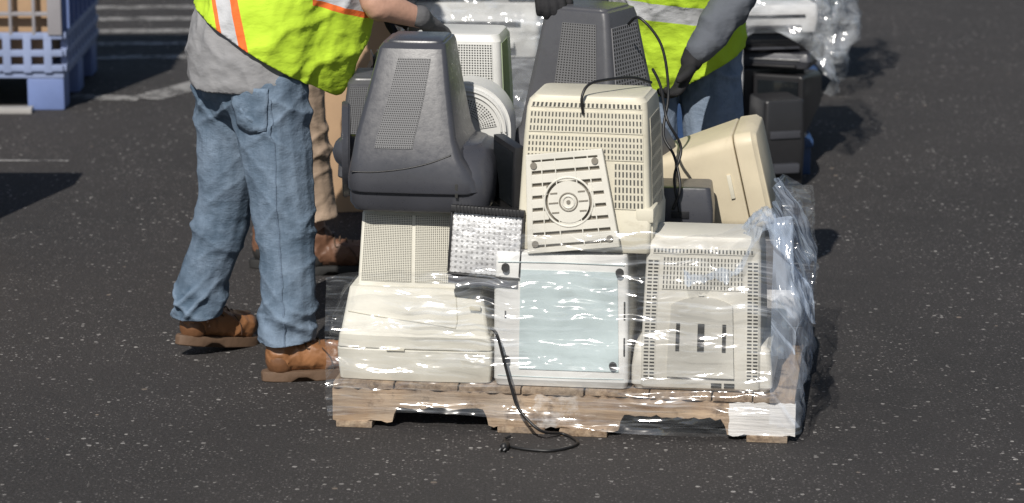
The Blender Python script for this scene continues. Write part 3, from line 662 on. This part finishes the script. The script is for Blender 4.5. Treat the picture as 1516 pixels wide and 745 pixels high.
def patch(name,parent,target,c0,ux,uz,wd,h,mat,off=.003,taper=.85,nu=10,nv=10,dip=.012,th=.003):
    bm=bmesh.new(); G=[]; L=parent.location
    for j in range(nv+1):
        v=j/nv; row=[]
        for i in range(nu+1):
            u=i/nu-.5; ww=wd*(taper+(1-taper)*v)
            z=(v-.5)*h-(dip*(1-abs(u)*2) if j==0 else 0)
            row.append(bm.verts.new(V(c0)-L+V(ux)*u*ww+V(uz)*z))
        G.append(row)
    for a,b in zip(G,G[1:]):
        for i in range(nu): bm.faces.new((a[i],a[i+1],b[i+1],b[i]))
    ob=finish(bm,name,mat,target,ang=180)
    m=ob.modifiers.new('w','SHRINKWRAP'); m.target=target; m.wrap_method='NEAREST_SURFACEPOINT'; m.offset=off; m.wrap_mode='ABOVE_SURFACE'
    s=ob.modifiers.new('s','SOLIDIFY'); s.thickness=th; s.offset=1
    return ob
def dressed(label,J,loc,pants,pantsmat,shirt,shirtmat,shirtcuts,vest=None,vestmat=None,vestcuts=(),gloves=None,hem=(.105,.105)):
    e=thing("person",label,"person",loc); r=tuple(J['right'])
    organic("body",bodytubes(J),m_skin,e,voxel=.007,smooth=3)
    Hd=V(J['head']); up=(Hd-V(J['neck'])).normalized(); f=V(J['face'])
    organic("hair",[([(Hd-f*.02-up*.01,.085,.098),(Hd-f*.01+up*.065,.072,.088)],r)],m_hair,e,voxel=.01,disp=clothdisp(.004,30),cuts=[(tuple(Hd+up*.03),tuple((f*1-up*.8).normalized()))])
    tr=organic("jeans" if 'denim' in pantsmat.name else "trousers",pants,pantsmat,e,voxel=.0055,smooth=5,disp=denimdisp,cuts=[((0,0,hem[0]),(.05,.08,-1))],thick=.003)
    organic("shirt",shirt,shirtmat,e,voxel=.008,smooth=8,disp=clothdisp(.006),cuts=shirtcuts,thick=.003)
    if vest: organic("safety_vest",vest,vestmat,e,voxel=.009,smooth=8,disp=clothdisp(.008,8),cuts=vestcuts,thick=.003)
    if gloves:
        for s in ('R','L'):
            organic("glove",hand(J['wr'+s],J['hd'+s],J['hn'+s],1 if s=='R' else -1,J.get('curl'+s,.55),.0022)+[([(V(J['wr'+s])-V(J['hd'+s]).normalized()*.03,.036,.034),(V(J['wr'+s])+V(J['hd'+s]).normalized()*.01,.033,.026)],r)],gloves[s],e,voxel=.0045,smooth=2)
    return e,tr
m_bg=cloth("black_glove",(.02,.02,.022)); m_gg=cloth("grey_glove",(.10,.10,.105))
R1=V((.57,-.82,0)); F1=V((.82,.57,0))
J1=dict(right=R1,face=(F1*.85+V((0,0,-.5))).normalized(),pelvis=(-.755,.60,.90),waist=(-.745,.60,1.0),chest=(-.60,.68,1.22),neck=(-.47,.76,1.37),head=(-.36,.83,1.47),
 hipR=(-.695,.53,.85),kneeR=(-.645,.49,.46),ankleR=(-.655,.475,.11),toeR=(-.52,.52,.05),hipL=(-.81,.67,.85),kneeL=(-.84,.69,.44),ankleL=(-.94,.735,.12),toeL=(-.85,.82,.05),
 shR=(-.43,.60,1.32),elR=(-.39,.53,1.085),wrR=(-.255,.62,1.025),hdR=(.35,.75,-.42),hnR=(-.1,-.3,-1),curlR=.5,
 shL=(-.60,.86,1.33),elL=(-.50,.98,1.10),wrL=(-.37,.82,1.015),hdL=(.75,-.5,-.28),hnL=(0,-.2,-1),curlL=.4)
r1=tuple(R1)
pants1=[([((-.755,.60,.97),.165,.135),((-.76,.60,.90),.180,.145),((-.755,.60,.83),.168,.133)],r1),
 ([((-.70,.53,.86),.118,.118),((-.677,.51,.68),.099,.104),((-.650,.49,.46),.080,.086),((-.643,.475,.30),.074,.080),((-.650,.47,.16),.075,.079),((-.655,.47,.085),.081,.084)],r1),
 ([((-.815,.67,.86),.118,.118),((-.82,.675,.68),.096,.101),((-.843,.69,.45),.075,.080),((-.895,.715,.28),.067,.072),((-.93,.73,.17),.069,.073),((-.942,.735,.085),.074,.077)],r1)]
shirt1=[([((-.757,.60,.86),.200,.170),((-.755,.60,.97),.197,.167),((-.705,.62,1.09),.200,.165),((-.60,.68,1.22),.205,.15),((-.49,.745,1.34),.16,.10)],r1),
 ([((-.47,.66,1.33),.075),((-.43,.60,1.31),.08),((-.405,.56,1.20),.072)],r1),([((-.55,.82,1.33),.075),((-.60,.86,1.32),.08),((-.55,.90,1.22),.072)],r1)]
vest1=[([((-.73,.59,.90),.205,.20),((-.705,.61,1.09),.222,.19),((-.60,.68,1.22),.222,.17),((-.49,.745,1.345),.165,.112)],r1),
 ([((-.57,.55,.85),.045,.10),((-.54,.57,.96),.08,.13),((-.52,.60,1.10),.11,.15)],r1)]
LIME=(.50,.72,.045); OR=(.80,.17,.04); SI=(.50,.51,.53)
m_v1=cloth("lime_vest_fabric",LIME,10,.1,stripes=[(1,0,.2,-.625,-.613,-2,-.6,OR),(1,0,.2,-.613,-.570,-2,-.6,SI),(1,0,.2,-.570,-.546,-2,-.6,OR),(.375,0,1,.880,.898,-.56,0,OR),(.375,0,1,.898,.94,-.56,0,SI),(.375,0,1,.94,.960,-.56,0,OR)])
hemA=V((-.91,0,1.075)); hemB=V((-.545,0,.838)); hv=(hemB-hemA).normalized(); hn=V((hv.z,0,-hv.x))
if hn.z>0: hn=-hn
m_den=denim("denim_blue",(.105,.165,.240)); m_dst=denim("denim_seam",(.075,.12,.18))
P1,T1=dressed("worker in lime vest, grey shirt and blue jeans bending over",J1,(-.77,.6,0),pants1,m_den,shirt1,cloth("grey_shirt",(.28,.28,.29)),[((-.757,.6,.868),(.10,.15,-1))],vest1,m_v1,[(tuple(hemA),tuple(hn))],gloves={'R':m_gg,'L':m_bg},hem=(.115,0))
boot(P1,(-.722,.435,0),16); boot(P1,(-.998,.690,.0),42,10)
patch("back_pocket",P1,T1,(-.745,.42,.80),(.95,-.3,0),(0,0,1),.125,.12,m_den)
patch("side_seam",P1,T1,(-.665,.385,.47),(1,-.1,0),(-.045,.02,1),.005,.72,m_dst,taper=1,nu=2,nv=60,dip=0,off=.001,th=.0008)
# worker 2 khaki
R2=V((.2,-.98,0)); F2=V((.98,.2,0)); r2=tuple(R2)
J2=dict(right=R2,face=F2,pelvis=(-.77,1.80,.92),waist=(-.76,1.80,1.05),chest=(-.70,1.81,1.28),neck=(-.66,1.82,1.46),head=(-.62,1.83,1.60),
 hipR=(-.73,1.72,.86),kneeR=(-.69,1.76,.48),ankleR=(-.655,1.80,.11),toeR=(-.52,1.83,.05),hipL=(-.81,1.88,.86),kneeL=(-.82,1.88,.48),ankleL=(-.82,1.88,.11),toeL=(-.69,1.90,.05),
 shR=(-.66,1.62,1.40),elR=(-.60,1.60,1.15),wrR=(-.42,1.68,1.02),hdR=(1,.3,-.1),hnR=(0,0,-1),shL=(-.70,2.0,1.40),elL=(-.62,2.03,1.15),wrL=(-.42,1.95,1.03),hdL=(1,-.3,-.1),hnL=(0,0,-1))
pants2=[([((-.77,1.80,1.0),.155,.12),((-.77,1.80,.88),.165,.13)],r2),([((-.73,1.73,.87),.100),((-.685,1.77,.48),.080),((-.655,1.80,.09),.074)],r2),([((-.81,1.87,.87),.100),((-.82,1.88,.48),.076),((-.82,1.88,.09),.070)],r2)]
shirt2=[([((-.76,1.80,.95),.165,.13),((-.70,1.81,1.28),.19,.13),((-.67,1.815,1.42),.14,.09)],r2),([((-.66,1.64,1.39),.065),((-.61,1.60,1.2),.06)],r2),([((-.70,1.98,1.39),.065),((-.64,2.03,1.2),.06)],r2)]
P2,T2=dressed("worker in khaki trousers and brown shoes by the load",J2,(-.74,1.8,0),pants2,cloth("khaki_cotton",(.34,.255,.19)),shirt2,cloth("navy_shirt",(.05,.06,.10)),[],
 [([((-.76,1.80,1.02),.185,.15),((-.70,1.81,1.28),.205,.15),((-.67,1.815,1.42),.15,.10)],r2)],cloth("lime_vest_plain",LIME,10,.1),[((-.7,1.8,1.06),(0,0,-1))],hem=(.09,0))
brown=simple("brown_leather",(.15,.075,.045),.5,0,.3,30,.2)
boot(P2,(-.710,1.785,0),8,mat=brown,L=.29,solem=m_rub); boot(P2,(-.88,1.88,0),6,mat=brown,L=.29,solem=m_rub)
# worker 3
R3=V((-1,0.05,0)); r3=tuple(R3)
J3=dict(right=R3,face=V((-.1,-.8,-.55)).normalized(),pelvis=(.51,1.33,.88),waist=(.51,1.30,.98),chest=(.48,1.14,1.20),neck=(.45,1.03,1.36),head=(.43,.94,1.48),
 hipR=(.43,1.33,.83),kneeR=(.42,1.25,.46),ankleR=(.40,1.36,.11),toeR=(.38,1.24,.05),hipL=(.60,1.33,.83),kneeL=(.63,1.26,.46),ankleL=(.63,1.37,.11),toeL=(.66,1.25,.05),
 shR=(.27,1.06,1.31),elR=(.12,.95,1.22),wrR=(.095,.675,1.115),hdR=(.12,-.95,-.22),hnR=(.1,-.2,-1),curlR=.72,
 shL=(.67,1.06,1.31),elL=(.685,1.0,1.07),wrL=(.535,.92,.855),hdL=(-.42,-.35,-.85),hnL=(-.8,-.2,.3),curlL=.7)
pants3=[([((.51,1.32,.97),.17,.13),((.51,1.33,.86),.178,.14)],r3),([((.42,1.33,.84),.105),((.42,1.25,.46),.082),((.40,1.35,.10),.074)],r3),([((.605,1.33,.84),.108),((.635,1.26,.46),.084),((.63,1.36,.10),.076)],r3)]
shirt3=[([((.51,1.32,.95),.175,.14),((.48,1.14,1.20),.20,.14),((.46,1.06,1.32),.15,.09)],r3),([((.30,1.07,1.31),.072),((.27,1.06,1.30),.072),((.12,.95,1.22),.056),((.097,.72,1.13),.042)],r3),
 ([((.64,1.06,1.31),.072),((.67,1.06,1.30),.074),((.685,1.0,1.07),.060),((.62,.965,.97),.055),((.55,.93,.875),.042)],r3)]
vest3=[([((.515,1.28,.80),.200,.165),((.51,1.24,.96),.208,.17),((.48,1.14,1.20),.212,.158),((.46,1.06,1.33),.155,.10)],r3)]
m_v3=cloth("lime_vest_striped",LIME,10,.1,stripes=[(.10,0,1,.995,1.050,.1,.9,SI)])
a=V((.72,0,.845)); b=V((.53,0,.745)); dv=(b-a).normalized(); n3=V((dv.z,0,-dv.x)); n3=-n3 if n3.z>0 else n3
P3,T3=dressed("worker in lime vest, jeans and black gloves leaning over",J3,(.51,1.33,0),pants3,denim("denim_faded",(.13,.19,.27)),shirt3,cloth("grey_long_sleeve",(.10,.11,.13)),[],vest3,m_v3,[(tuple(a),tuple(n3))],gloves={'R':m_bg,'L':m_bg})
boot(P3,(.40,1.42,0),-95,mat=brown); boot(P3,(.62,1.43,0),-80,mat=brown)

# ---------------------------------------------------------------- background : bulk bin
bn=thing("bulk_bin","blue plastic bulk container with cardboard lining","container",(-2.5,5.4,0))
W,Dp=1.14,1.05
m_bl2=plastic("grey_blue_plastic",(.26,.32,.50),dirt=.5); m_pale=plastic("pale_grid_plastic",(.30,.29,.31),dirt=.4)
each("foot",[(x,y,.07,.16,.16,.14) for x in (-W/2+.08,0,W/2-.08) for y in (-Dp/2+.08,0,Dp/2-.08)],m_blue,bn,.01)
boxes("base",[(0,0,.155,W,Dp,.03)]+[(x,-Dp/2+.0,.25,.035,.03,.17) for x in [-W/2+.02+.088*i for i in range(13)]]+[(0,-Dp/2,z,W,.028,.028) for z in (.185,.25,.325)]+[(W/2,y,.25,.03,.035,.17) for y in [-Dp/2+.05+.1*i for i in range(10)]]+[(W/2,0,z,.028,Dp,.028) for z in (.185,.25,.325)],m_bl2,bn,.004)
boxes("inner_lining",[(-.02,0,.62,W-.09,Dp-.09,.86)],m_card,bn,.01)
boxes("front_grid",[(x,-Dp/2,.70,.014,.03,.74) for x in [-W/2+.02+.1*i for i in range(11)]]+[(0,-Dp/2,z,W,.026,.016) for z in (.42,.55,.68,.81,.94,1.06)]+[(W/2-.03,-Dp/2-.002,.70,.06,.04,.74)],m_pale,bn,.003)
boxes("side_wall",[(W/2-.01,0,.70,.03,Dp,.74)]+[(W/2+.012,y,.7,.03,.03,.7) for y in [-Dp/2+.05+.135*i for i in range(8)]],m_blue,bn,.004)
boxes("side_wall",[(-W/2+.01,0,.70,.03,Dp,.74)],m_blue,bn,.004)
boxes("back_wall",[(0,Dp/2,.70,W,.03,.74)],m_blue,bn,.004)
cx=thing("shadow_caster","unseen carton added out of view to cast the left shadow","box",(-2.42,2.36,0))  # stand-in for an unknown object out of view, shaped for its cast shadow
boxes("carton",[(0,0,.50,.90,.24,1.0)],m_card,cx,.006); boxes("tape",[(0,0,1.0,.05,.242,.004)],simple("tape",(.5,.42,.3),.3),cx,0)
boxes("timber_plank",[(0,0,.012,.6,.07,.024)],plastic("grey_timber",(.36,.35,.34)),None,.003); pk=bpy.data.objects["timber_plank"]; pk.location=(-2.36,4.82,0); pk['label']="pale plank lying on the ground beside the container"; pk['category']="plank"
# ---------------------------------------------------------------- background stacks
m_lb=plastic("light_blue_plastic",(.25,.48,.68)); m_gw=plastic("far_white_plastic",(.70,.70,.70))
def bpal(x,y,rz=0,w_=1.0,c=m_navy):
    e=thing("plastic_pallet","dark blue pallet under stacked discarded electronics","pallet",(x,y,0),(0,0,rz),"blue pallets behind")
    boxes("deck",[(0,0,.125,w_,1.0,.03)],c,e,.004); each("block",[(a*w_,b,.055,.12,.12,.11) for a in (-.42,0,.42) for b in (-.42,0,.42)],c,e,.004)
bpal(.74,3.95,w_=.84); bpal(.92,5.6,w_=.84); bpal(-.15,3.3,w_=.8)
def tv(label,x,y,z,w_,d_,h_,mat,rz=0,screen=True):
    e=thing("television",label,"television",(x,y,z),(0,0,rad(rz)),"old televisions stacked behind")
    S=[(0,0,0,w_/2,h_/2,.015),(.06,0,0,w_/2,h_/2,.015),(.12,0,0,w_/2*.93,h_/2*.93,.02),(d_,0,-h_*.04,w_/2*.6,h_/2*.62,.03)]
    o=loft(S,"cabinet",mat,e); o.rotation_euler=(rad(-90),0,0); o.location=(0,-d_/2,h_/2)
    if screen: boxes("screen",[(0,-d_/2-.002,h_/2+.02,w_*.82,.012,h_*.66)],m_glass,e,.004)
    each("button",[(w_*.1+.03*i,-d_/2-.004,h_*.06,.014,.012,.012) for i in range(4)],m_silver,e,.001); return e
def unit(name,label,cat,x,y,z,w_,d_,h_,mat,rz=0,trim=m_black,col2=None):
    e=thing(name,label,cat,(x,y,z),(0,0,rad(rz)),"electronics stacked behind")
    loft([(0,0,0,w_/2-.008,d_/2-.008,.015),(h_*.5,0,0,w_/2,d_/2,.02),(h_,0,0,w_/2-.006,d_/2-.006,.015)],"casing",mat,e,.008)
    boxes("slot",[(0,-d_/2-.001,h_*.62,w_*.7,.01,h_*.08)],trim,e,.001)
    boxes("tray",[(0,-d_/2-.012,h_*.25,w_*.6,.03,h_*.10)],col2 or mat,e,.003); return e
unit("speaker","black speaker cabinet standing on asphalt beside the pallet","speaker",1.00,3.27,0,.17,.20,.34,m_black,14,m_dark,m_dark)
tv("black television on a blue pallet with glass front",1.10,3.70,.14,.20,.40,.24,m_black,-22,True)
tv("black television turned away on the blue pallet",.95,3.78,.14,.26,.40,.26,m_black,20,False)
unit("disc_player","black player resting at an angle on televisions","player",1.06,3.70,.402,.28,.34,.06,m_dark,-16,m_silver,m_black)
unit("disc_player","black box topping the dark televisions","player",.98,3.70,.463,.34,.3,.075,m_black,9,m_black,m_dark)
unit("printer","white printer on top of stacked players","printer",.97,3.70,.540,.38,.36,.11,m_gw,8,m_black,m_dark2)
unit("printer","white box unit with pale blue band","printer",1.02,3.85,.652,.38,.34,.10,m_gw,-4,m_lb,m_lb)
unit("printer","grey printer near the top of the stack","printer",.96,3.78,.753,.44,.36,.24,m_wg,6)
unit("printer","tall white unit beside black televisions","printer",.84,3.55,.14,.08,.4,.52,m_gw)
tv("black television deeper in the row",1.20,5.5,.14,.42,.5,.30,m_black,-10,False)
unit("printer","grey printer wrapped in film deeper in the row","printer",1.24,5.5,.442,.46,.4,.12,m_dark2,-18)
unit("disc_player","dark unit crossing the wrapped stack","player",1.26,5.3,.563,.34,.3,.07,m_black,22)
unit("printer","white printer wrapped in film deeper in the row","printer",1.22,5.5,.634,.38,.4,.12,m_gw,14)
unit("disc_player","dark unit topping the deepest wrapped stack","player",1.20,5.5,.755,.42,.4,.22,m_black,-20)
unit("computer_case","grey case in the wrapped stack","computer",-.05,3.0,.14,.42,.42,.42,m_dark2,3)
unit("printer","white printer in the wrapped stack","printer",-.12,3.0,.563,.46,.4,.20,m_wg,-3)
unit("computer_case","dark blue grey case on the wrapped stack","computer",.08,3.0,.768,.22,.4,.4,plastic("blue_grey",(.12,.15,.21)),2)
unit("printer","dark grey unit on the wrapped stack","printer",-.28,3.0,.768,.40,.38,.14,m_dark2,3)
unit("printer","white scanner near the cardboard box","printer",-.26,3.0,.912,.44,.38,.16,m_gw,-3)
bx=thing("cardboard_box","open brown cardboard box beside the wrapped stack","box",(-.56,2.95,0),(0,0,rad(5)))
boxes("carton",[(0,0,.40,.34,.36,.80)],m_card,bx,.004); boxes("flap",[(0,-.20,.80,.34,.12,.006)],m_card,bx,.001); boxes("flap",[(.20,0,.80,.12,.36,.006)],m_card,bx,.001)
I4=Matrix.Identity(4)
def rect(x0,x1,y0,y1): return [(x0,y0),(x1,y0),(x1,y1),(x0,y1),(x0,y0+.001)]
filmwall("stretch_wrap","clear film around the stack of electronics behind",rect(-.42,.25,2.74,3.3),lambda s:1.14,lambda s:.1,(m_film3,),I4,None,.02,lambda s,t:.02,nz=24,step=.03)
filmwall("stretch_wrap","film loosely covering printers on the far stack",rect(.75,1.24,3.44,4.1),lambda s:1.0,lambda s:.42+.14*math.sin(s*7),(m_film3,),I4,None,.02,lambda s,t:.05,nz=24,step=.03)
filmwall("stretch_wrap","torn film around the deepest stack",rect(.92,1.50,5.15,5.8),lambda s:1.1,lambda s:.26+.18*math.sin(s*9),(m_film3,),I4,None,.03,lambda s,t:.10,nz=30,step=.03)
